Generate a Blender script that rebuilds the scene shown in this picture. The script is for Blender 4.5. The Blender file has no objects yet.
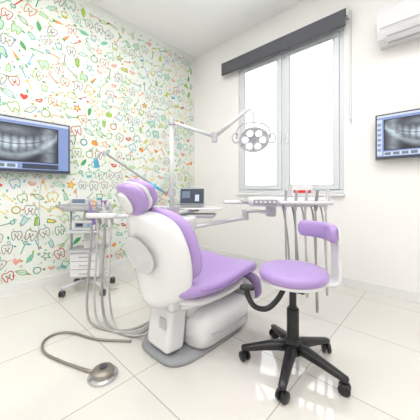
import bpy, bmesh, math, random
from mathutils import Vector, Matrix, Euler
random.seed(11)
S=bpy.context.scene
S.view_settings.view_transform='Standard'
S.view_settings.look='None'

# ---------------------------------------------------------------- materials
def mat(name,col,rough=0.5,metal=0.0,emis=None,es=0.0,noise=0.0,coat=0.0):
    m=bpy.data.materials.new(name); m.use_nodes=True
    nt=m.node_tree; b=nt.nodes['Principled BSDF']
    b.inputs['Base Color'].default_value=(*col,1)
    b.inputs['Roughness'].default_value=rough
    b.inputs['Metallic'].default_value=metal
    if coat: b.inputs['Coat Weight'].default_value=coat
    if emis:
        b.inputs['Emission Color'].default_value=(*emis,1)
        b.inputs['Emission Strength'].default_value=es
    n=nt.nodes.new('ShaderNodeTexNoise'); n.inputs['Scale'].default_value=6 if not noise else 120
    tc=nt.nodes.new('ShaderNodeTexCoord'); nt.links.new(tc.outputs['Object'],n.inputs['Vector'])
    if noise:
        bp=nt.nodes.new('ShaderNodeBump'); bp.inputs['Strength'].default_value=noise; bp.inputs['Distance'].default_value=0.002
        nt.links.new(n.outputs['Fac'],bp.inputs['Height']); nt.links.new(bp.outputs['Normal'],b.inputs['Normal'])
    else:
        mr=nt.nodes.new('ShaderNodeMapRange'); mr.inputs['To Min'].default_value=max(0,rough-0.03); mr.inputs['To Max'].default_value=rough+0.03
        nt.links.new(n.outputs['Fac'],mr.inputs['Value']); nt.links.new(mr.outputs['Result'],b.inputs['Roughness'])
    return m
M={}
M['wall']=mat('wall_paint',(0.87,0.86,0.845),0.7,noise=0.05)
M['ceil']=mat('ceiling_paint',(0.91,0.91,0.91),0.8,noise=0.05)
M['paper']=mat('wallpaper_ground',(0.77,0.80,0.75),0.6,noise=0.03)
M['trim']=mat('trim_white',(0.80,0.80,0.79),0.35)
M['pvc']=mat('pvc_white',(0.70,0.73,0.76),0.3)
M['white']=mat('gloss_white_plastic',(0.74,0.74,0.755),0.22,coat=0.4)
M['white2']=mat('soft_white_plastic',(0.60,0.61,0.63),0.35)
M['purple']=mat('lavender_vinyl',(0.40,0.275,0.575),0.36,noise=0.15)
M['purple_d']=mat('purple_plastic',(0.28,0.17,0.45),0.4)
M['black']=mat('black_plastic',(0.010,0.010,0.012),0.35)
M['dgrey']=mat('dark_grey_plastic',(0.05,0.05,0.06),0.4)
M['grey']=mat('grey_plastic',(0.30,0.31,0.33),0.4)
M['lgrey']=mat('light_grey_plastic',(0.45,0.46,0.48),0.4)
M['hose']=mat('grey_hose',(0.36,0.35,0.34),0.45)
M['hosew']=mat('pale_hose',(0.52,0.51,0.50),0.45)
M['pedal']=mat('pedal_metal',(0.30,0.27,0.24),0.35,0.6)
M['chrome']=mat('brushed_steel',(0.6,0.6,0.62),0.2,1.0)
M['blind']=mat('blind_grey_fabric',(0.10,0.105,0.12),0.8,noise=0.3)
M['blue']=mat('sky_blue_plastic',(0.10,0.42,0.62),0.35)
M['red']=mat('red_print',(0.7,0.03,0.03),0.5)
M['orange']=mat('orange_print',(0.85,0.28,0.03),0.5)
M['panel']=mat('added_light_panel',(1,1,1),0.5,emis=(1.0,0.985,0.965),es=6.7)  # glow of the added, unseen ceiling lights
M['lens']=mat('lamp_lens',(0.9,0.92,0.95),0.1,emis=(1,1,1),es=0.5)

# ---------------------------------------------------------------- helpers
def lmat(o): return Matrix.Translation(o.location)@o.rotation_euler.to_matrix().to_4x4()
def group(name,loc=(0,0,0),rz=0,parent=None,rx=0,ry=0,world=False):
    e=bpy.data.objects.new(name,None); e.empty_display_size=0.1
    S.collection.objects.link(e); e.location=loc; e.rotation_euler=(rx,ry,rz)
    if parent:
        e.parent=parent
        if world: e.matrix_parent_inverse=lmat(parent).inverted()
    return e
def addmesh(name,bm,m,parent=None,smooth=True):
    me=bpy.data.meshes.new(name); bm.normal_update(); bm.to_mesh(me); bm.free()
    o=bpy.data.objects.new(name,me); S.collection.objects.link(o)
    for x in (m if isinstance(m,list) else [m]): me.materials.append(x)
    if smooth:
        for p in me.polygons: p.use_smooth=True
    if parent: o.parent=parent
    return o
def box(name,c,s,m,parent=None,bev=0.0,rot=(0,0,0),taper=None,seg=3):
    bm=bmesh.new(); bmesh.ops.create_cube(bm,size=1)
    for v in bm.verts:
        top=v.co.z>0
        v.co=Vector((v.co.x*s[0],v.co.y*s[1],v.co.z*s[2]))
        if taper and top: v.co.x*=taper[0]; v.co.y*=taper[1]
    o=addmesh(name,bm,m,parent,smooth=bev>0); o.location=c; o.rotation_euler=rot
    if bev>0:
        b=o.modifiers.new('b','BEVEL'); b.width=min(bev,min(s)*0.49); b.segments=seg; b.limit_method='NONE'
        w=o.modifiers.new('w','WEIGHTED_NORMAL')
    return o
def loft(name,rings,m,parent=None,smooth=True,cap=True):
    bm=bmesh.new(); R=[[bm.verts.new(p) for p in r] for r in rings]
    n=len(R[0])
    for a,b in zip(R,R[1:]):
        for i in range(n):
            bm.faces.new((a[i],a[(i+1)%n],b[(i+1)%n],b[i]))
    if cap:
        bm.faces.new(list(reversed(R[0]))); bm.faces.new(R[-1])
    bmesh.ops.recalc_face_normals(bm,faces=bm.faces)
    return addmesh(name,bm,m,parent,smooth)
def lathe(name,prof,m,parent=None,c=(0,0,0),n=32,rot=(0,0,0),sc=(1,1,1)):
    rings=[[Vector((max(r,0.0004)*math.cos(2*math.pi*i/n),max(r,0.0004)*math.sin(2*math.pi*i/n),z)) for i in range(n)] for r,z in prof]
    o=loft(name,rings,m,parent); o.location=c; o.rotation_euler=rot; o.scale=sc
    e=o.modifiers.new('e','EDGE_SPLIT'); e.split_angle=math.radians(42)
    return o
def crom(P,k=8):
    P=[Vector(p) for p in P]
    if len(P)==2: return P
    Q=[P[0]*2-P[1]]+P+[P[-1]*2-P[-2]]
    out=[]
    for i in range(1,len(Q)-2):
        a,b,c,d=Q[i-1],Q[i],Q[i+1],Q[i+2]
        for j in range(k):
            t=j/k
            out.append(0.5*((2*b)+(c-a)*t+(2*a-5*b+4*c-d)*t*t+(3*b-a-3*c+d)*t**3))
    out.append(P[-1]); return out
def tube(name,P,r,m,parent=None,curve=True,n=12,k=8,r2=None):
    pts=crom(P,k) if curve else [Vector(p) for p in P]
    T=[]
    for i in range(len(pts)):
        a=pts[max(0,i-1)]; b=pts[min(len(pts)-1,i+1)]; T.append((b-a).normalized())
    up=Vector((0,0,1)) if abs(T[0].z)<0.9 else Vector((1,0,0))
    N=(up-T[0]*up.dot(T[0])).normalized(); rings=[]
    for i,p in enumerate(pts):
        N=(N-T[i]*N.dot(T[i])).normalized(); B=T[i].cross(N)
        rr=r if r2 is None else r+(r2-r)*i/(len(pts)-1)
        rings.append([p+N*rr*math.cos(2*math.pi*j/n)+B*rr*math.sin(2*math.pi*j/n) for j in range(n)])
    return loft(name,rings,m,parent)
def se(v,p): return math.copysign(abs(v)**(2.0/p),v)
def slab(name,path,m,parent=None,th=0.04,bow=0.0,Rc=0.08,p=3.2,off=0.0,n=40,ns=36,Rt=None):
    pts=crom([Vector((a,b,c)) for a,b,c in path],10)
    L=[0]
    for a,b in zip(pts,pts[1:]): L.append(L[-1]+math.hypot(b.x-a.x,b.y-a.y))
    tot=L[-1]; Rt=Rt or th
    us=[0.5-0.5*math.cos(math.pi*i/ns) for i in range(ns+1)]
    rings=[]
    def at(s):
        for i in range(len(L)-1):
            if L[i+1]>=s-1e-9:
                t=(s-L[i])/max(1e-9,L[i+1]-L[i]); return pts[i].lerp(pts[i+1],min(1,max(0,t)))
        return pts[-1]
    for u in us:
        s=u*tot; q=at(s); a=at(max(0,s-0.01)); b=at(min(tot,s+0.01))
        T=Vector((b.x-a.x,b.y-a.y)).normalized(); nx,nz=-T.y,T.x
        e=min(s,tot-s)
        k1=1.0 if e>=Rt else math.sqrt(max(0.0,1-(1-e/Rt)**2)); k2=1.0 if e>=Rc else math.sqrt(max(0,1-(1-e/Rc)**2))
        hw=q.z-Rc*(1-k2); t=th*max(k1,0.03)
        r=[]
        for i in range(n):
            an=2*math.pi*i/n; x=hw*se(math.cos(an),p); o=t*se(math.sin(an),p)+bow*(x/max(q.z,1e-6))**2+off
            r.append(Vector((x,q.x+nx*o,q.y+nz*o)))
        rings.append(r)
    return loft(name,rings,m,parent)
def polyface(bm,pts,mi=0):
    vs=[bm.verts.new(p) for p in pts]; f=bm.faces.new(vs); f.material_index=mi; return f

# ---------------------------------------------------------------- room
W,D,H=4.4,4.4,2.95   # X 0..W , Y -D..0
def wallbox(name,lo,hi,m):
    c=[(a+b)/2 for a,b in zip(lo,hi)]; s=[b-a for a,b in zip(lo,hi)]
    return box(name,c,s,m)
fm=bpy.data.materials.new('glossy_porcelain_tiles'); fm.use_nodes=True
nt=fm.node_tree; b=nt.nodes['Principled BSDF']
tc=nt.nodes.new('ShaderNodeTexCoord'); mp=nt.nodes.new('ShaderNodeMapping'); mp.inputs['Location'].default_value=(0.12,0.2,0)
br=nt.nodes.new('ShaderNodeTexBrick'); br.offset=0.0
br.inputs['Scale'].default_value=1; br.inputs['Brick Width'].default_value=0.6; br.inputs['Row Height'].default_value=0.6
br.inputs['Mortar Size'].default_value=0.0026; br.inputs['Mortar Smooth'].default_value=0.2
br.inputs['Color1'].default_value=(0.69,0.665,0.625,1); br.inputs['Color2'].default_value=(0.71,0.69,0.65,1); br.inputs['Mortar'].default_value=(0.40,0.37,0.33,1)
nt.links.new(tc.outputs['Object'],mp.inputs['Vector']); nt.links.new(mp.outputs['Vector'],br.inputs['Vector'])
nt.links.new(br.outputs['Color'],b.inputs['Base Color'])
b.inputs['Roughness'].default_value=0.04; b.inputs['IOR'].default_value=1.9
fl=bpy.data.meshes.new('floor'); fl.from_pydata([(-.1,-D-.1,0),(W+.1,-D-.1,0),(W+.1,.2,0),(-.1,.2,0),(-.1,-D-.1,-.1),(W+.1,-D-.1,-.1),(W+.1,.2,-.1),(-.1,.2,-.1)],[],[(0,1,2,3),(7,6,5,4),(0,4,5,1),(1,5,6,2),(2,6,7,3),(3,7,4,0)])
fo=bpy.data.objects.new('floor',fl); fl.materials.append(fm); S.collection.objects.link(fo)
wallbox('ceiling',(-.1,-D-.1,H),(W+.1,.2,H+.1),M['ceil'])
wl=wallbox('wall_left',(-.1,-D-.1,0),(0,.2,H),M['paper'])
wallbox('wall_right',(W,-D-.1,0),(W+.1,.2,H),M['wall'])
wallbox('wall_front',(0,-D-.1,0),(W,-D,H),M['wall'])
WX0,WX1,WZ0,WZ1=0.83,2.09,0.88,2.52
bm=bmesh.new()
def bx(bm,lo,hi):
    vs=[bm.verts.new((x,y,z)) for x in (lo[0],hi[0]) for y in (lo[1],hi[1]) for z in (lo[2],hi[2])]
    for f in ((0,1,3,2),(4,6,7,5),(0,4,5,1),(2,3,7,6),(0,2,6,4),(1,5,7,3)): bm.faces.new([vs[i] for i in f])
bx(bm,(0,0,0),(WX0,.2,H)); bx(bm,(WX1,0,0),(W,.2,H)); bx(bm,(WX0,0,0),(WX1,.2,WZ0)); bx(bm,(WX0,0,WZ1),(WX1,.2,H))
bmesh.ops.recalc_face_normals(bm,faces=bm.faces)
addmesh('wall_back',bm,M['wall'],smooth=False)
wallbox('baseboard_back',(0.014,-.014,0),(W-.014,0,.085),M['trim'])
wallbox('baseboard_left',(0,-D+.014,0),(.014,-.0,.085),M['trim'])
wallbox('baseboard_right',(W-.014,-D+.014,0),(W,0,.085),M['trim'])
wallbox('baseboard_front',(0.014,-D,0),(W-.014,-D+.014,.085),M['trim'])

# window
win=group('window_1',((WX0+WX1)/2,0.05,WZ0))
w=WX1-WX0; h=WZ1-WZ0
def frame(pre,x0,x1,z0,z1,t,y,d,par):
    box(pre+'_bottom',((x0+x1)/2,y,z0+t/2),(x1-x0,d,t),M['pvc'],par,0.006)
    box(pre+'_top',((x0+x1)/2,y,z1-t/2),(x1-x0,d,t),M['pvc'],par,0.006)
    box(pre+'_l',(x0+t/2,y,(z0+z1)/2),(t,d,z1-z0-2*t),M['pvc'],par,0.006)
    box(pre+'_r',(x1-t/2,y,(z0+z1)/2),(t,d,z1-z0-2*t),M['pvc'],par,0.006)
frame('outer',-w/2,w/2,0,h,0.045,0,0.07,win)
box('mullion',(0,0,h/2),(0.05,0.07,h-.09),M['pvc'],win,0.005)
frame('sash_a',-w/2+.045,-.025,.045,h-.045,0.05,-.02,0.06,win)
frame('sash_b',.025,w/2-.045,.045,h-.045,0.05,-.02,0.06,win)
M['gasket']=mat('window_gasket',(0.32,0.34,0.36),0.6)
for sx,(x0,x1) in enumerate([(-w/2+.095,-.075),(.075,w/2-.095)]):
    z0,z1=.095,h-.095
    for nm,c,s in [('b',((x0+x1)/2,-.047,z0),(x1-x0,.008,.007)),('t',((x0+x1)/2,-.047,z1),(x1-x0,.008,.007)),('l',(x0,-.047,(z0+z1)/2),(.007,.008,z1-z0)),('r',(x1,-.047,(z0+z1)/2),(.007,.008,z1-z0))]:
        box('gasket_%d%s'%(sx,nm),c,s,M['gasket'],win)
box('handle',(0.05,-.065,.62),(0.02,0.025,.12),M['white'],win,0.006)
gm=bpy.data.materials.new('window_glass'); gm.use_nodes=True; nt=gm.node_tree; nt.nodes.remove(nt.nodes['Principled BSDF'])
mx=nt.nodes.new('ShaderNodeMixShader'); tr=nt.nodes.new('ShaderNodeBsdfTransparent'); gl=nt.nodes.new('ShaderNodeBsdfGlossy'); gl.inputs['Roughness'].default_value=0.02
mx.inputs[0].default_value=0.05; nt.links.new(tr.outputs[0],mx.inputs[1]); nt.links.new(gl.outputs[0],mx.inputs[2]); nt.links.new(mx.outputs[0],nt.nodes['Material Output'].inputs[0])
box('glass',(0,0.0,h/2),(w-.1,0.006,h-.1),gm,win)
box('sill_board',(0,-.045,-.012),(w+.02,.08,.022),M['trim'],win,0.006)

# roller blind
bl=group('roller_blind',(1.372,-.045,2.61))
box('cassette_back',(0,.02,-.02),(1.54,.05,.07),M['lgrey'],bl,0.01)
lathe('fabric_roll',[(0,-.755),(.036,-.755),(.036,.755),(0,.755)],M['blind'],bl,(0,-.01,-.02),rot=(0,math.pi/2,0))
box('fabric',(0,-.046,-.085),(1.51,.004,.14),M['blind'],bl)
box('hem_bar',(0,-.046,-.155),(1.51,.014,.022),M['dgrey'],bl,0.005)
box('bracket_l',(-.765,.0,-.02),(.014,.085,.085),M['white'],bl,0.004)
box('bracket_r',(.765,.0,-.02),(.014,.085,.085),M['white'],bl,0.004)
tube('chain',[(.785,-.01,-.02),(.785,-.012,-.5),(.783,-.012,-1.0),(.79,-.018,-1.03),(.797,-.012,-1.0),(.797,-.01,-.02)],0.0022,M['lgrey'],bl,n=6)

# light panels added on the ceiling, out of view, to light the closed room
for i,(x,y) in enumerate([(1.35,-1.75),(3.2,-1.6),(1.3,-3.5),(3.2,-3.4)]):
    g=group('added_ceiling_light' if i==0 else 'added_ceiling_light.%03d'%i,(x,y,H))
    box('diffuser',(0,0,-.012),(1.1,1.1,.012),M['panel'],g)
    for a,(px,py,sx,sy) in enumerate([(0,.565,1.17,.03),(0,-.565,1.17,.03),(.565,0,.03,1.1),(-.565,0,.03,1.1)]):
        box('rim_%d'%a,(px,py,-.012),(sx,sy,.024),M['trim'],g)

# ---------------------------------------------------------------- wallpaper print
cols={'mint':(0.20,0.54,0.36),'teal':(0.07,0.40,0.40),'lime':(0.38,0.58,0.10),'green':(0.08,0.36,0.12),'orange':(0.80,0.30,0.06),'red':(0.64,0.06,0.05),'yellow':(0.80,0.63,0.14),'grey':(0.30,0.34,0.32),'pink':(0.78,0.38,0.32),'pale':(0.50,0.68,0.54),'blue':(0.18,0.44,0.60)}
ck=list(cols); pm=[mat('print_'+c,cols[c],0.6) for c in ck]
def arc(cx,cy,r,a0,a1,n=12,ry=None):
    ry=ry or r
    return [(cx+r*math.cos(math.radians(a0+(a1-a0)*i/n)),cy+ry*math.sin(math.radians(a0+(a1-a0)*i/n))) for i in range(n+1)]
TOOTH=[(-.05,.36),(-.2,.42),(-.36,.36),(-.42,.15),(-.36,-.1),(-.3,-.35),(-.2,-.45),(-.12,-.3),(-.05,-.12),(.05,-.12),(.12,-.3),(.2,-.45),(.3,-.35),(.36,-.1),(.42,.15),(.36,.36),(.2,.42),(.05,.36),(-.05,.36)]
HEART=[(0,-.38),(-.2,-.2),(-.38,.02),(-.4,.22),(-.28,.36),(-.12,.34),(0,.2),(.12,.34),(.28,.36),(.4,.22),(.38,.02),(.2,-.2)]
LEAF=[(-.4,-.3),(-.25,.05),(.05,.3),(.4,.4),(.3,.05),(.05,-.25)]
R=random.choice
cool=['mint','teal','lime','green','mint','lime','blue','yellow']
def doodle(kind):
    c=R(cool); c2=R(['orange','red','yellow','pink','yellow','lime','orange']); g='grey'
    if kind=='tooth': return [],[(TOOTH,R([g,g,c,c2]),.05),(arc(-.12,.08,.04,0,360,6),g,.045),(arc(.14,.08,.04,0,360,6),g,.045),(arc(0,.02,.12,200,340,6),c2,.05)]
    if kind=='toothc': return [(TOOTH[:-1],'pale')] if random.random()<.35 else [],[(TOOTH,c,.06)]
    if kind=='heart': return [([(a*.8,b_*.8) for a,b_ in HEART],R(['red','orange','pink']))],[]
    if kind=='brush': return [([(-.5,-.05),(.1,-.04),(.5,-.06),(.5,.05),(.1,.04),(-.5,.05)],R([c,c2])),([(.22,.05),(.48,.05),(.48,.2),(.22,.2)],R(['yellow','pale','orange','blue']))],[]
    if kind=='paste': return [([(-.4,-.2),(.25,-.14),(.25,.14),(-.4,.2)],R(['pale','lime','yellow','pale'])),([(.25,-.07),(.4,-.07),(.4,.07),(.25,.07)],c2)],[([(-.4,-.2),(.25,-.14),(.25,.14),(-.4,.2),(-.4,-.2)],c,.05)]
    if kind=='apple': return [(arc(-.12,-.05,.25,40,320,12)[:]+arc(.12,-.05,.25,-140,140,12),R(['lime','lime','green','orange']))],[([(0,.15),(.06,.4)],'green',.06)]
    if kind=='appleo': return [([(.03,.28),(.2,.42),(.32,.36),(.15,.26)],'green')],[(arc(0,-.05,.33,100,440,18),R([c,c2]),.06),([(0,.25),(.06,.45)],'green',.06)]
    if kind=='star':
        p=[((.42 if i%2==0 else .17)*math.sin(i*math.pi/5),(.42 if i%2==0 else .17)*math.cos(i*math.pi/5)) for i in range(10)]
        return [(p,R(['yellow','lime']))] if random.random()<.4 else [],[(p+[p[0]],R([c,c2]),.05)]
    if kind=='ring': return [],[(arc(0,0,.3,0,360,14),R([c,c,c2]),.08)]
    if kind=='dot': return [(arc(0,0,.17,0,350,10),R([c,c,c2]))],[]
    if kind=='drop': return [([(0,.42),(-.14,.1),(-.22,-.12),(-.14,-.32),(0,-.38),(.14,-.32),(.22,-.12),(.14,.1)],R(['mint','teal','pale','blue']))],[]
    if kind=='mirror': return [(arc(.28,.28,.15,0,350,12),'pale')],[(arc(.28,.28,.16,0,360,12),c,.05),([(.16,.16),(-.42,-.42)],R([g,c,c2]),.07)]
    if kind=='leaf': return [(LEAF,R(['lime','green','mint']))],[]
    if kind=='leafo': return [],[(LEAF+[LEAF[0]],R(cool),.05),([(-.45,-.4),(.3,.3)],R(cool),.04)]
    if kind=='wave': return [],[([(-.4+.1*i,.12*(-1)**i) for i in range(9)],R([c,c,c2]),.06)]
    if kind=='carrot': return [([(-.4,-.35),(.05,.25),(.25,.05)],'orange'),([(.1,.2),(.2,.45),(.28,.25),(.45,.2),(.2,.08)],'green')],[]
    if kind=='smile': return [([(-.38,.08),(-.2,.2),(0,.14),(.2,.2),(.38,.08),(.2,-.14),(0,-.2),(-.2,-.14)],R(['red','pink'])),([(-.24,.06),(.24,.06),(.1,-.04),(-.1,-.04)],'pale')],[]
    if kind=='cup': return [([(-.25,-.1),(.25,-.1),(.22,-.35),(-.22,-.35)],R(['pale','yellow','blue']))],[([(-.22,-.35),(.22,-.35),(.3,.25),(-.3,.25),(-.22,-.35)],c,.055),([(0,.2),(.2,.5)],c2,.06)]
big=['tooth']*8+['toothc']*4+['heart','brush','brush','brush','brush','brush']+['paste']*4+['apple','appleo','appleo','star','ring','mirror','mirror','leaf','leafo','leafo','carrot','smile','smile','cup','cup']
small=['dot','ring','drop','star','leaf','wave','leafo','heart','drop','leaf','ring','dot','brush']
bm=bmesh.new()
def put(kind,cy,cz,sc):
    a=random.uniform(-.5,.5) if kind in('tooth','toothc','heart','apple','appleo','cup','smile') else random.uniform(0,6.28)
    ca,sa=math.cos(a)*sc,math.sin(a)*sc
    fills,strokes=doodle(kind)
    def tf(p,x): return (x,cy+p[0]*ca-p[1]*sa,cz+p[0]*sa+p[1]*ca)
    lay=.0012
    for pts,c in fills: polyface(bm,[tf(p,lay) for p in pts],ck.index(c)); lay+=.0003
    for pts,c,wd in strokes:
        hw=wd*0.62
        for p,q in zip(pts,pts[1:]):
            dx,dy=q[0]-p[0],q[1]-p[1]; l=math.hypot(dx,dy) or 1; dx/=l; dy/=l
            nx,ny=-dy*hw,dx*hw; e=hw*.5
            polyface(bm,[tf(t,.002) for t in ((p[0]-dx*e+nx,p[1]-dy*e+ny),(p[0]-dx*e-nx,p[1]-dy*e-ny),(q[0]+dx*e-nx,q[1]+dy*e-ny),(q[0]+dx*e+nx,q[1]+dy*e+ny))],ck.index(c))
st=0.115; ny=int(3.9/st); nz=int(2.80/st)
for i in range(ny):
    for j in range(nz):
        y=-.075-st*(i+.5*(j%2))+random.uniform(-.010,.010); z=.165+st*j+random.uniform(-.010,.010)
        put(R(big),y,z,random.uniform(.086,.112))
        put(R(small),y-st/2+random.uniform(-.008,.008),z+random.uniform(-.03,.03),random.uniform(.03,.045))
        put(R(small),y+random.uniform(-.03,.03),z+st/2,random.uniform(.028,.042))
for f in bm.faces:
    f.normal_update()
    if f.normal.x<0: f.normal_flip()
wp=addmesh('wallpaper_print',bm,pm,wl,smooth=False)
wp.location=Vector((0,0,0))-wl.location

# ---------------------------------------------------------------- wall monitors showing a panoramic dental x-ray
M['scr']=mat('screen_ui',(0.03,0.03,0.04),0.2,emis=(0.30,0.42,0.80),es=0.8)
M['scrd']=mat('screen_dark',(0.02,0.02,0.02),0.2,emis=(0.03,0.045,0.08),es=1.0)
M['scrm']=mat('screen_mid',(0.02,0.02,0.02),0.2,emis=(0.16,0.22,0.30),es=1.0)
M['scrw']=mat('screen_ui_white',(0.02,0.02,0.02),0.2,emis=(0.68,0.76,0.90),es=1.0)
def xray_mat():
    m=bpy.data.materials.new('panoramic_xray'); m.use_nodes=True; nt=m.node_tree; L=nt.links
    b=nt.nodes['Principled BSDF']; b.inputs['Base Color'].default_value=(0.01,0.01,0.01,1); b.inputs['Roughness'].default_value=0.2
    tc=nt.nodes.new('ShaderNodeTexCoord'); sp=nt.nodes.new('ShaderNodeSeparateXYZ'); L.new(tc.outputs['UV'],sp.inputs[0])
    def op(o,a,b_=None,c=None):
        n=nt.nodes.new('ShaderNodeMath'); n.operation=o
        for i,v in enumerate((a,b_,c)):
            if v is None: continue
            if isinstance(v,(int,float)): n.inputs[i].default_value=v
            else: L.new(v,n.inputs[i])
        return n.outputs[0]
    u=op('SUBTRACT',sp.outputs[0],0.5); v=op('SUBTRACT',sp.outputs[1],0.5)
    u2=op('MULTIPLY',u,u)
    vb=op('SUBTRACT',v,op('MULTIPLY',u2,1.4))
    def gauss(x,w): return op('EXPONENT',op('MULTIPLY',op('POWER',op('ABSOLUTE',op('DIVIDE',x,w)),2.0),-1.0))
    teeth=gauss(op('ADD',vb,0.03),0.15)
    fall=gauss(u,0.30)
    nz=nt.nodes.new('ShaderNodeTexNoise'); nz.inputs['Scale'].default_value=9; nz.inputs['Detail'].default_value=5; L.new(tc.outputs['UV'],nz.inputs['Vector'])
    wob=op('MULTIPLY',nz.outputs['Fac'],1.6)
    stripes=op('ADD',op('MULTIPLY',op('ABSOLUTE',op('SINE',op('ADD',op('MULTIPLY',u,40.0),wob))),0.65),0.35)
    gap=op('SUBTRACT',1.0,op('MULTIPLY',gauss(op('ADD',vb,0.03),0.018),0.7))
    t=op('MULTIPLY',op('MULTIPLY',teeth,fall),op('MULTIPLY',stripes,gap))
    jaw=op('MULTIPLY',gauss(op('ADD',op('SUBTRACT',v,op('MULTIPLY',u2,2.6)),0.34),0.09),0.42)
    nose=op('MULTIPLY',op('MULTIPLY',gauss(op('SUBTRACT',v,0.34),0.12),gauss(u,0.22)),0.28)
    rami=op('MULTIPLY',gauss(op('SUBTRACT',op('ABSOLUTE',u),0.38),0.07),0.32)
    s=op('ADD',op('ADD',op('MULTIPLY',t,1.1),jaw),op('ADD',nose,rami))
    s=op('MULTIPLY',s,op('ADD',op('MULTIPLY',nz.outputs['Fac'],1.4),0.2))
    edge=op('MULTIPLY',op('LESS_THAN',op('ABSOLUTE',u),0.485),op('LESS_THAN',op('ABSOLUTE',v),0.475))
    s=op('ADD',op('MULTIPLY',s,edge),0.015)
    cr=nt.nodes.new('ShaderNodeCombineColor'); L.new(op('MULTIPLY',s,0.86),cr.inputs[0]); L.new(s,cr.inputs[1]); L.new(op('ADD',op('MULTIPLY',s,1.10),0.015),cr.inputs[2])
    L.new(cr.outputs[0],b.inputs['Emission Color']); b.inputs['Emission Strength'].default_value=0.9
    return m
XR=xray_mat()
def monitor(name,loc,rz,w,h):
    g=group(name,loc,rz)
    box('housing',(0,0.005,0),(w,.035,h),M['grey'],g,0.006)
    box('bezel',(0,-.0128,0),(w*.985,.001,h*.97),M['dgrey'],g)
    box('rear_box',(0,.035,0),(w*.5,.04,h*.5),M['black'],g,0.008)
    box('wall_mount',(0,.058,0),(.14,.03,.14),M['black'],g)
    bm=bmesh.new(); y=-.0138; uvl=bm.loops.layers.uv.new('UVMap')
    def q(x0,x1,z0,z1,mi,dy=0):
        f=polyface(bm,[(x0*w,y-dy,z0*h),(x1*w,y-dy,z0*h),(x1*w,y-dy,z1*h),(x0*w,y-dy,z1*h)],mi)
        for lp_,uv in zip(f.loops,((0,0),(1,0),(1,1),(0,1))): lp_[uvl].uv=uv
    q(-.48,.48,-.465,.465,0)
    q(-.48,.48,-.465,-.43,1,.0004); q(-.48,.48,.42,.465,3,.0004)
    q(-.41,.38,-.30,.37,4,.0004)
    q(-.48,-.425,-.40,.38,3,.0004)
    for i in range(6): q(-.475,-.435,.30-.11*i-.06,.30-.11*i,0,.0008)
    q(-.41,.02,-.415,-.325,3,.0004)
    for i in range(5): q(-.40+.085*i,-.335+.085*i,-.40,-.34,2,.0008)
    q(.06,.38,-.415,-.325,1,.0004)
    addmesh('screen_image',bm,[M['scr'],M['scrd'],M['scrm'],M['scrw'],XR],g,smooth=False)
    return g
monitor('wall_television',(0.075,-2.22,1.315),math.pi/2,.88,.49)
monitor('wall_monitor',(2.70,-.075,1.37),0,.68,.39)
tube('monitor_cable',[(0.03,-2.0,1.06),(.02,-2.02,.9),(.012,-2.03,.62),(.012,-2.03,.4)],.004,M['white2'],n=8)

# ---------------------------------------------------------------- air conditioner
ac=group('air_conditioner',(2.82,0,2.135))
prof=[(0,0.02),(-.10,0.0),(-.165,.03),(-.2,.085),(-.21,.15),(-.205,.25),(-.185,.29),(-.15,.30),(0,.30)]
loft('body',[[Vector((x*k,a*(.96 if abs(x)>.4 else 1),b)) for a,b in prof] for x,k in ((-.43,1),(-.42,1),(.42,1),(.43,1))],M['white'],ac,smooth=False)
box('air_outlet',(0,-.15,.02),(.72,.075,.012),M['lgrey'],ac,rot=(-.6,0,0))
box('front_seam',(0,-.2085,.10),(.82,.004,.004),M['grey'],ac)
box('louver',(0,-.165,.022),(.74,.055,.006),M['white2'],ac,0.002,rot=(-.9,0,0))

# ---------------------------------------------------------------- dental chair
ch=group('dental_chair',(1.64,-1.60,0))
def rrect(hx,hy,z,p=5,cx=0,cy=0,n=40): return [Vector((cx+hx*se(math.cos(2*math.pi*i/n),p),cy+hy*se(math.sin(2*math.pi*i/n),p),z)) for i in range(n)]
loft('floor_plate',[rrect(.195,.33,0,4,-.01,.07),rrect(.20,.335,.010,4,-.01,.07),rrect(.195,.33,.024,4,-.01,.07),rrect(.16,.29,.032,4,-.01,.07)],M['grey'],ch)
loft('base_housing',[rrect(.15,.22,.03,5,.015,.13),rrect(.185,.24,.05,6,.025,.14),rrect(.195,.24,.17,6,.025,.14),rrect(.18,.22,.21,6,.025,.14),rrect(.13,.17,.235,5,.025,.12)],M['white'],ch)
loft('lift_column',[rrect(.13,.17,.20,4,0,.06),rrect(.12,.15,.24,4,0,.03),rrect(.17,.21,.28,4,0,.0),rrect(.2,.24,.315,5,0,.02)],M['white'],ch)
box('rear_cover',(.0,-.17,.17),(.20,.13,.27),M['white'],ch,0.03,rot=(-.12,0,0))
box('rating_label',(.05,-.238,.20),(.055,.002,.055),M['lgrey'],ch,rot=(-.12,0,0))
tube('side_groove',[(.220,-.03,.12),(.222,.12,.10),(.221,.30,.11)],.004,M['lgrey'],ch,n=8)
slab('seat_pan',[(-.22,.34,.19),(-.1,.325,.235),(.1,.322,.24),(.30,.34,.235)],M['white'],ch,th=.030,Rc=.08)
slab('seat_cushion',[(-.27,.405,.21),(-.18,.385,.27),(0,.378,.288),(.2,.392,.28),(.33,.395,.265),(.40,.36,.255)],M['purple'],ch,th=.050,bow=.03,Rc=.09,p=3)
tube('seat_seam',[(.271,-.17,.415),(.294,0,.402),(.285,.2,.414),(.268,.33,.418)],.003,M['purple_d'],ch,n=8)
slab('leg_rest_cushion',[(.37,.355,.25),(.43,.29,.24),(.475,.21,.22),(.50,.13,.20)],M['purple'],ch,th=.026,Rc=.07,bow=.01)
slab('leg_rest_shell',[(.34,.33,.20),(.40,.26,.20),(.44,.19,.19),(.465,.12,.17)],M['white'],ch,th=.02,Rc=.05)
bp=[(-.355,.815,.13),(-.338,.76,.190),(-.312,.67,.240),(-.288,.57,.260),(-.27,.47,.250),(-.262,.38,.215),(-.262,.29,.14)]
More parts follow.
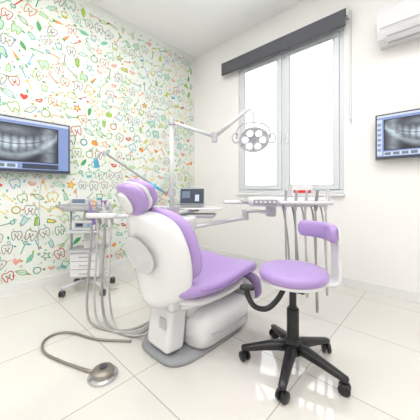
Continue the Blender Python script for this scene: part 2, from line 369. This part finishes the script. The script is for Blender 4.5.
slab('backrest_shell',bp,M['white'],ch,th=.044,bow=.065,Rc=.12,p=2.6,off=-.004,ns=48,Rt=.06)
bc=[(a,b_,c+.016) for a,b_,c in bp[:5]]+[(-.255,.40,.235)]
slab('backrest_cushion',bc,M['purple'],ch,th=.038,bow=.065,Rc=.13,p=2.7,off=.052,ns=44)
slab('shell_inset',[(-.338,.69,.11),(-.307,.59,.135),(-.287,.50,.12)],M['white2'],ch,th=.0015,Rc=.09,off=-.0480,p=2.4)
box('hinge_l',(-.13,-.20,.335),(.05,.12,.10),M['white2'],ch,.03)
box('hinge_r',(.13,-.20,.335),(.05,.12,.10),M['white2'],ch,.03)
box('headrest_stem',(0,-.365,.82),(.06,.018,.14),M['chrome'],ch,.006,rot=(.3,0,0))
hp=[(-.430,.96,.075),(-.41,.915,.106),(-.38,.86,.108),(-.345,.80,.088)]
slab('headrest_bracket',[(-.42,.93,.03),(-.39,.88,.05),(-.36,.825,.04)],M['white'],ch,th=.012,Rc=.03,off=-.045,p=2.6)
slab('headrest_back_pad',hp,M['purple'],ch,th=.024,bow=.03,Rc=.07,off=-.018,p=2.6)
slab('headrest_piping',[(a,b_,c+.006) for a,b_,c in hp],M['white'],ch,th=.007,bow=.033,Rc=.07,off=.004,p=2.6)
slab('headrest_cushion',[(a,b_,c+.006) for a,b_,c in hp],M['purple'],ch,th=.030,bow=.035,Rc=.07,off=.032,p=2.6)

# ---------------------------------------------------------------- side unit
un=group('cuspidor_unit',(1.13,-1.33,0))
loft('body',[rrect(.12,.16,0,5),rrect(.125,.165,.02,5),rrect(.12,.16,.45,5),rrect(.14,.19,.66,4,.01,0),rrect(.14,.19,.69,4,.01,0),rrect(.12,.17,.70,4,.01,0)],M['white'],un)
lathe('spittoon_bowl',[(.0,.0),(.05,.0),(.09,.05),(.105,.09),(.108,.095),(.1,.09),(.085,.05),(.04,.015),(0,.012)],M['white2'],un,(.06,-.10,.695))
tube('cup_filler',[(.0,-.02,.69),(.0,-.02,.80),(.02,-.05,.83),(.05,-.08,.81)],.007,M['chrome'],un)
tube('pole',[(0.02,-.02,.69),(0.02,-.02,1.46)],.019,M['white2'],un,curve=False,n=20)
lathe('pole_collar',[(0,0),(.03,0),(.03,.06),(.02,.07),(0,.07)],M['white2'],un,(.02,-.02,.69))
box('shelf',(.0,.30,.755),(.46,.30,.018),M['white'],un,.008,rot=(0,0,.6))
box('shelf_lower',(.03,.28,.69),(.30,.20,.03),M['lgrey'],un,.01,rot=(0,0,.6))
tube('shelf_arm',[(.02,.0,.72),(.02,.15,.735),(0,.30,.74)],.018,M['white2'],un)

lp=group('laptop',(1.06,-1.06,.766),rz=.68)
box('keyboard_deck',(0,0,.008),(.25,.18,.015),M['grey'],lp,.004)
box('keys',(0,.01,.016),(.21,.09,.002),M['black'],lp)
box('lid',(0,.115,.095),(.25,.008,.17),M['lgrey'],lp,.003,rot=(-.22,0,0))
bm=bmesh.new(); polyface(bm,[(-.115,0,-.073),(.115,0,-.073),(.115,0,.073),(-.115,0,.073)],0)
polyface(bm,[(-.10,-.0006,-.02),(-.02,-.0006,-.02),(-.02,-.0006,.05),(-.10,-.0006,.05)],1); polyface(bm,[(.03,-.0006,-.05),(.07,-.0006,-.05),(.07,-.0006,.015),(.03,-.0006,.015)],2)
o=addmesh('laptop_screen',bm,[M['scrd'],M['scrm'],M['scrw']],lp,False); o.location=(0,.1095,.094); o.rotation_euler=(-.22,0,0)

lamp=group('dental_operating_light',(1.15,-1.35,1.46))
tube('arm_horizontal',[(0,0,.02),(.27,.23,-.10)],.015,M['white2'],lamp,curve=False,n=16)
lathe('pivot',[(0,0),(.028,0),(.028,.04),(.02,.055),(0,.055)],M['lgrey'],lamp,(0,0,.001))
lathe('elbow',[(0,-.045),(.024,-.045),(.026,0),(.024,.03),(0,.03)],M['lgrey'],lamp,(.27,.23,-.10))
tube('spring_arm',[(.27,.23,-.10),(.51,.34,.085)],.017,M['white2'],lamp,curve=False,n=16)
tube('drop_link',[(.51,.34,.085),(.545,.355,.09),(.56,.36,.05),(.56,.36,-.02)],.011,M['white2'],lamp)
hd=group('lamp_head_pivot',(.56,.36,-.14),rz=.72,parent=lamp)
tube('yoke',[(-.13,0,0),(-.125,.0,.07),(-.08,.0,.115),(0,0,.125),(.08,0,.115),(.125,0,.07),(.13,0,0)],.007,M['lgrey'],hd)
lathe('reflector_shell',[(0,.035),(.065,.03),(.10,.01),(.118,-.02),(.12,-.035),(.112,-.037),(.108,-.025),(0,-.018)],M['white2'],hd,rot=(-math.pi/2+.5,0,0),sc=(1,.85,1))
hf=group('lamp_face',(0,0,0),parent=hd,rx=.5)
for i in range(6):
    a,r_=i*60,.067
    lathe('lens_%d'%i,[(0,0),(.024,0),(.026,.006),(0,.006)],M['lens'],hf,(r_*math.cos(math.radians(a)),-.026,.85*r_*math.sin(math.radians(a))),rot=(math.pi/2,0,0),n=20)
lathe('lens_centre',[(0,0),(.022,0),(.022,.01),(0,.01)],M['lgrey'],hf,(0,-.024,0),rot=(math.pi/2,0,0),n=20)
for i in range(6):
    a=math.radians(i*60+30); tube('rib_%d'%i,[(.03*math.cos(a),-.03,.024*math.sin(a)),(.11*math.cos(a),-.034,.092*math.sin(a))],.0025,M['lgrey'],hf,curve=False,n=8)
for s in(-1,1): tube('grip_%s'%('l' if s<0 else 'r'),[(s*.12,-.01,.03),(s*.15,-.03,.035),(s*.165,-.035,0),(s*.15,-.03,-.035),(s*.12,-.01,-.03)],.006,M['lgrey'],hd)

# whitening lamp on articulated arm
wm=group('whitening_lamp',(1.15,-1.35,.90))
lathe('clamp',[(0,-.03),(.032,-.03),(.032,.03),(0,.03)],M['lgrey'],wm)
tube('stub',[(0,0,0),(-.05,-.04,.0)],.014,M['grey'],wm,curve=False)
tube('long_arm',[(-.05,-.04,.0),(-.44,-.36,.33)],.009,M['grey'],wm,curve=False)
tube('arm_accent',[(-.07,-.056,.017),(-.15,-.122,.085)],.0125,M['blue'],wm,curve=False)
lathe('arm_joint',[(0,-.018),(.018,-.018),(.018,.018),(0,.018)],M['lgrey'],wm,(-.44,-.36,.33))
tube('neck',[(-.44,-.36,.33),(-.48,-.39,.325),(-.50,-.41,.27)],.008,M['lgrey'],wm)
lathe('lamp_tip',[(0,-.05),(.022,-.05),(.02,.0),(.012,.03),(0,.03)],M['blue'],wm,(-.50,-.41,.26),rot=(.3,.4,0))

# assistant holder & hoses (part of the cuspidor unit)
ah=group('suction_holder',(1.08,-1.90,0),parent=un,world=True)
box('holder_block',(0,0,.745),(.20,.07,.035),M['white'],ah,.012,rot=(0,0,.72))
tube('holder_arm',[(.05,.04,.74),(.10,.24,.72),(.10,.42,.66)],.014,M['white2'],ah)
for i,(t,mm) in enumerate([(-.07,M['purple_d']),(-.025,M['grey']),(.02,M['white2']),(.065,M['lgrey'])]):
    x=t*.75; y=t*.66
    lathe('nozzle_%d'%i,[(0,-.08),(.010,-.08),(.013,-.02),(.011,.03),(.006,.05),(.005,.08),(0,.08)],mm,ah,(x,y,.76),rot=(.2,.1*i-.1,0),n=14)
    zz=.012
    tube('suction_hose_%d'%i,[(x,y,.69),(x-.01,y-.005,.50),(x-.02+.01*i,y-.02,.25),(x+.01,y-.03+.01*i,.07),(x+.08,y+.0,zz),(x+.22,y+.06-.02*i,zz),(x+.32,y+.15-.02*i,.03),(.355-.01*i,.24,.09)],.007 if i%2 else .0085,M['hosew'] if i%2 else M['hose'],ah,n=10)

# ---------------------------------------------------------------- foot pedal
fp=group('foot_pedal',(1.572,-2.108,0))
lathe('pedal_base',[(0,0),(.070,0),(.072,.006),(.069,.014),(.056,.02),(0,.02)],M['chrome'],fp)
lathe('pedal_dome',[(.053,.018),(.054,.032),(.048,.040),(.03,.044),(.028,.048),(0,.049)],M['pedal'],fp)
lathe('pedal_button',[(0,.048),(.017,.048),(.017,.054),(0,.055)],M['dgrey'],fp)
tube('pedal_hose',[(-.06,-.03,.012),(-.16,-.07,.009),(-.28,-.115,.009),(-.42,-.15,.009),(-.54,-.12,.009),(-.57,-.04,.009),(-.50,.03,.009),(-.33,.10,.009),(-.2,.2,.009),(-.15,.235,.012)],.007,M['pedal'],fp,n=10)

# ---------------------------------------------------------------- delivery unit
du=group('instrument_delivery_unit',(1.93,-.90,0),rz=.62)
loft('console',[rrect(.26,.15,.805,5),rrect(.28,.17,.82,5),rrect(.285,.175,.85,5),rrect(.275,.165,.868,5)],M['white'],du)
loft('top_mat',[rrect(.25,.12,.868,6,-.01,.03),rrect(.25,.12,.873,6,-.01,.03)],M['lgrey'],du)
tube('handle_l',[(-.27,-.10,.83),(-.31,-.10,.84),(-.325,0,.845),(-.31,.10,.84),(-.27,.10,.83)],.009,M['lgrey'],du)
tube('handle_r',[(.27,-.10,.83),(.30,-.10,.84),(.31,0,.845),(.30,.10,.84),(.27,.10,.83)],.009,M['lgrey'],du)
box('control_panel',(-.16,-.178,.838),(.16,.012,.035),M['grey'],du,.004)
for i in range(5): box('key_%d'%i,(-.22+.03*i,-.186,.838),(.014,.004,.014),M['white'],du,.002)
box('holder_rail',(.10,-.205,.835),(.34,.06,.025),M['white2'],du,.01)
for i in range(5):
    x=-.03+.065*i
    mm=[M['chrome'],M['lgrey'],M['white2'],M['grey'],M['white']][i]
    lathe('handpiece_%d'%i,[(0,-.075),(.009,-.075),(.012,-.05),(.011,.02),(.008,.05),(.009,.062),(.009,.075),(0,.076)],mm,du,(x,-.212,.85),rot=(.35,0,.0),n=14)
    dz=[.36,.28,.20,.10,.22][i]
    tube('hose_%d'%i,[(x,-.19,.78),(x+.004,-.185,.65),(x+.008,-.18,dz+.14),(x+.02,-.15,dz),(x+.04,-.10,dz+.01),(x+.04,-.075,dz+.17),(x+.02,-.07,.70),(x,-.07,.81)],.0065,[M['hose'],M['grey'],M['hosew'],M['hose'],M['hosew']][i],du,n=10)
lathe('swivel',[(0,.72),(.035,.72),(.04,.74),(.04,.81),(0,.81)],M['white2'],du,(-.10,.03,0))
ar=group('support_arm',(1.15,-1.35,0),parent=du,world=True)
tube('lower_arm',[(.0,.06,.60),(.05,.20,.60),(.28,.62,.66)],.020,M['white'],ar,n=16)
lathe('arm_knuckle',[(0,.64),(.032,.64),(.032,.74),(0,.74)],M['white2'],ar,(.29,.64,0))
tube('upper_arm',[(.29,.64,.725),(.50,.54,.74),(.68,.42,.745)],.017,M['white'],ar,n=16)
ty=group('bracket_tray',(1.58,-.98,0),rz=.6,parent=du,world=True)
loft('tray_pan',[rrect(.13,.10,.81,6),rrect(.14,.11,.814,6),rrect(.145,.115,.832,6),rrect(.137,.107,.832,6),rrect(.13,.10,.818,6)],M['white'],ty)
tube('tray_arm',[(.10,.0,.80),(.2,.02,.80),(.30,.05,.81)],.012,M['lgrey'],ty)
gb=group('glove_box',(2.0,-.80,.8735),rz=.75)
box('carton',(0,0,.045),(.15,.10,.09),M['white'],gb,.002)
box('print_band',(0,-.0515,.035),(.13,.002,.02),M['red'],gb)
box('print_lid',(0,0,.091),(.08,.04,.002),M['red'],gb)

# ---------------------------------------------------------------- stool
so=group('dental_stool',(2.22,-1.396,0))
for i in range(5):
    a=math.radians(-75+72*i); ca,sa=math.cos(a),math.sin(a)
    rings=[]
    for r_,z,hw,hh in [(.02,.108,.030,.026),(.08,.104,.027,.024),(.16,.088,.022,.019),(.235,.072,.019,.015),(.262,.068,.017,.012),(.268,.067,.010,.007)]:
        rings.append([Vector((r_*ca-sa*hw*se(math.cos(t),3),r_*sa+ca*hw*se(math.cos(t),3),z+hh*se(math.sin(t),3))) for t in [2*math.pi*j/16 for j in range(16)]])
    loft('leg_%d'%i,rings,M['black'],so)
    px,py=.25*ca,.25*sa; b_=a+1.1+.7*i
    for s in(-1,1):
        lathe('caster_%d%s'%(i,'a' if s<0 else 'b'),[(0,-.009),(.022,-.009),(.026,-.006),(.026,.006),(.022,.009),(0,.009)],M['black'],so,(px+s*.014*math.cos(b_),py+s*.014*math.sin(b_),.0262),rot=(0,math.pi/2,b_),n=20)
    lathe('caster_stem_%d'%i,[(0,.026),(.008,.026),(.008,.064),(0,.064)],M['black'],so,(px,py,0),n=12)
lathe('hub',[(0,.075),(.045,.075),(.05,.10),(.042,.135),(.034,.15),(0,.15)],M['black'],so)
lathe('gas_column',[(0,.14),(.031,.14),(.031,.30),(.024,.305),(.024,.31),(.018,.31),(.018,.41),(0,.41)],M['black'],so)
box('mechanism',(0,0,.425),(.17,.13,.03),M['black'],so,.01)
zo=.028
lathe('seat_shell',[(0,.412+zo),(.14,.412+zo),(.162,.42+zo),(.165,.435+zo),(0,.435+zo)],M['white'],so,n=48)
lathe('seat_cushion',[(0,.432+zo),(.150,.432+zo),(.168,.438+zo),(.174,.450+zo),(.174,.464+zo),(.168,.477+zo),(.153,.485+zo),(.11,.489+zo),(0,.487+zo)],M['purple'],so,n=56)
def arcpad(name,r0,r1,z0,z1,a0,a1,m,par,n=24,cx=0,cy=0):
    rings=[]
    for i in range(n+1):
        u=i/n; a=math.radians(a0+(a1-a0)*u); e=min(u,1-u)*(math.radians(abs(a1-a0))*r1)
        R_=.035; k=1 if e>R_ else math.sqrt(max(0.02,1-(1-e/R_)**2))
        rm=(r0+r1)/2; hr=(r1-r0)/2*(.35+.65*k); zm=(z0+z1)/2; hz=(z1-z0)/2*(.3+.7*k)
        rings.append([Vector((cx+(rm+hr*se(math.cos(t),3.2))*math.cos(a),cy+(rm+hr*se(math.cos(t),3.2))*math.sin(a),zm+hz*se(math.sin(t),3.2))) for t in [2*math.pi*j/20 for j in range(20)]])
    return loft(name,rings,m,par)
arcpad('back_pad',.168,.212,.655,.745,16,106,M['purple'],so)
arcpad('back_pad_shell',.211,.221,.665,.735,22,100,M['white'],so)
a=math.radians(46)
pts=crom([Vector((r_*math.cos(a),r_*math.sin(a),z)) for r_,z in [(.08,.428),(.18,.426),(.222,.435),(.234,.47),(.232,.55),(.228,.64),(.224,.70)]],5)
RR=[]
side=Vector((-math.sin(a),math.cos(a),0))
for i,p in enumerate(pts):
    T=(pts[min(i+1,len(pts)-1)]-pts[max(i-1,0)]).normalized(); N=T.cross(side)
    RR.append([p+side*.038*se(math.cos(t),4)+N*.009*se(math.sin(t),4) for t in [2*math.pi*j/20 for j in range(20)]])
loft('back_bracket',RR,M['white'],so)
tube('arm_lever',[(-.03,-.02,.42),(-.06,-.055,.345),(-.10,-.095,.30),(-.145,-.135,.31),(-.17,-.158,.36),(-.178,-.163,.40)],.014,M['black'],so)
box('arm_pad',(-.176,-.162,.41),(.075,.045,.025),M['black'],so,.012,rot=(0,0,.75))

# ---------------------------------------------------------------- mobile cart
ct=group('mobile_device_cart',(.40,-1.72,0),rz=.85)
for i,(x,y) in enumerate([(-.17,-.15),(.17,-.15),(-.17,.15),(.17,.15)]):
    tube('base_leg_%d'%i,[(0,0,.10),(x*.5,y*.5,.09),(x,y,.07)],.018,M['white2'],ct,r2=.013)
    for s in(-1,1): lathe('caster_%d%s'%(i,'a' if s<0 else 'b'),[(0,-.008),(.024,-.008),(.027,-.005),(.027,.005),(.024,.008),(0,.008)],M['dgrey'],ct,(x+s*.012,y,.0272),rot=(0,math.pi/2,0),n=18)
    lathe('stem_%d'%i,[(0,.03),(.008,.03),(.008,.07),(0,.07)],M['grey'],ct,(x,y,0),n=10)
loft('pillar',[rrect(.06,.05,.08,4,0,.04),rrect(.055,.045,.3,4,0,.04),rrect(.05,.04,.74,4,0,.04)],M['white'],ct)
for s in(-1,1): tube('side_post_%s'%('l' if s<0 else 'r'),[(s*.145,-.02,.36),(s*.15,-.02,.74)],.010,M['lgrey'],ct,curve=False)
box('drawer_body',(0,0,.26),(.25,.23,.22),M['white'],ct,.015)
for k,z in enumerate((.222,.295)): box('drawer_line_%d'%k,(0,-.1165,z),(.22,.003,.005),M['grey'],ct)
for k,z in enumerate((.33,.258,.185)): box('drawer_pull_%d'%k,(0,-.119,z),(.09,.01,.012),M['lgrey'],ct,.003)
box('lower_top',(0,0,.378),(.31,.27,.016),M['lgrey'],ct,.006)
box('middle_shelf',(0,0,.55),(.31,.27,.018),M['white2'],ct,.006)
box('device',(-.02,0,.605),(.20,.18,.09),M['white'],ct,.014)
box('device_front',(-.02,-.091,.605),(.15,.003,.05),M['lgrey'],ct)
box('device_display',(-.05,-.0935,.61),(.06,.002,.03),M['scrd'],ct)
lathe('device_knob',[(0,0),(.012,0),(.012,.012),(0,.012)],M['blue'],ct,(.03,-.092,.605),rot=(math.pi/2,0,0),n=16)
loft('top_tray',[rrect(.18,.15,.735,6),rrect(.19,.16,.745,6),rrect(.195,.165,.775,6),rrect(.185,.155,.775,6),rrect(.182,.152,.75,6)],M['lgrey'],ct)
tube('push_handle',[(-.17,-.15,.76),(-.19,-.19,.79),(0,-.205,.80),(.19,-.19,.79),(.17,-.15,.76)],.009,M['lgrey'],ct)
box('apex_locator',(-.07,0,.80),(.15,.11,.09),M['white2'],ct,.014)
box('apex_screen',(-.07,-.057,.81),(.11,.003,.055),M['scrm'],ct)
lathe('orange_bottle',[(0,0),(.018,0),(.018,.05),(.008,.06),(.008,.075),(0,.075)],M['orange'],ct,(.06,-.05,.75),n=16)
lathe('purple_cup',[(0,0),(.022,0),(.026,.07),(.023,.07),(.02,.005),(0,.005)],M['purple_d'],ct,(.12,.03,.75),n=16)
lathe('white_jar',[(0,0),(.02,0),(.02,.06),(.022,.06),(.022,.075),(0,.075)],M['white'],ct,(.05,.06,.75),n=16)
tube('device_cable',[(.08,-.06,.60),(.15,-.12,.45),(.17,-.13,.25),(.2,-.1,.05),(.26,-.02,.008)],.005,M['hosew'],ct,n=8)

# ---------------------------------------------------------------- world, camera
wd=bpy.data.worlds.new('sky'); S.world=wd; wd.use_nodes=True
bg=wd.node_tree.nodes['Background']; bg.inputs[0].default_value=(0.95,0.98,1.0,1); bg.inputs[1].default_value=3.2
cam=bpy.data.cameras.new('camera'); co=bpy.data.objects.new('camera',cam); S.collection.objects.link(co)
co.location=(2.80,-2.65,.92); co.rotation_euler=(math.pi/2,0,math.radians(43.1))
cam.sensor_width=36; cam.lens=21.5; cam.shift_y=-20/420; cam.clip_start=0.02
S.camera=co
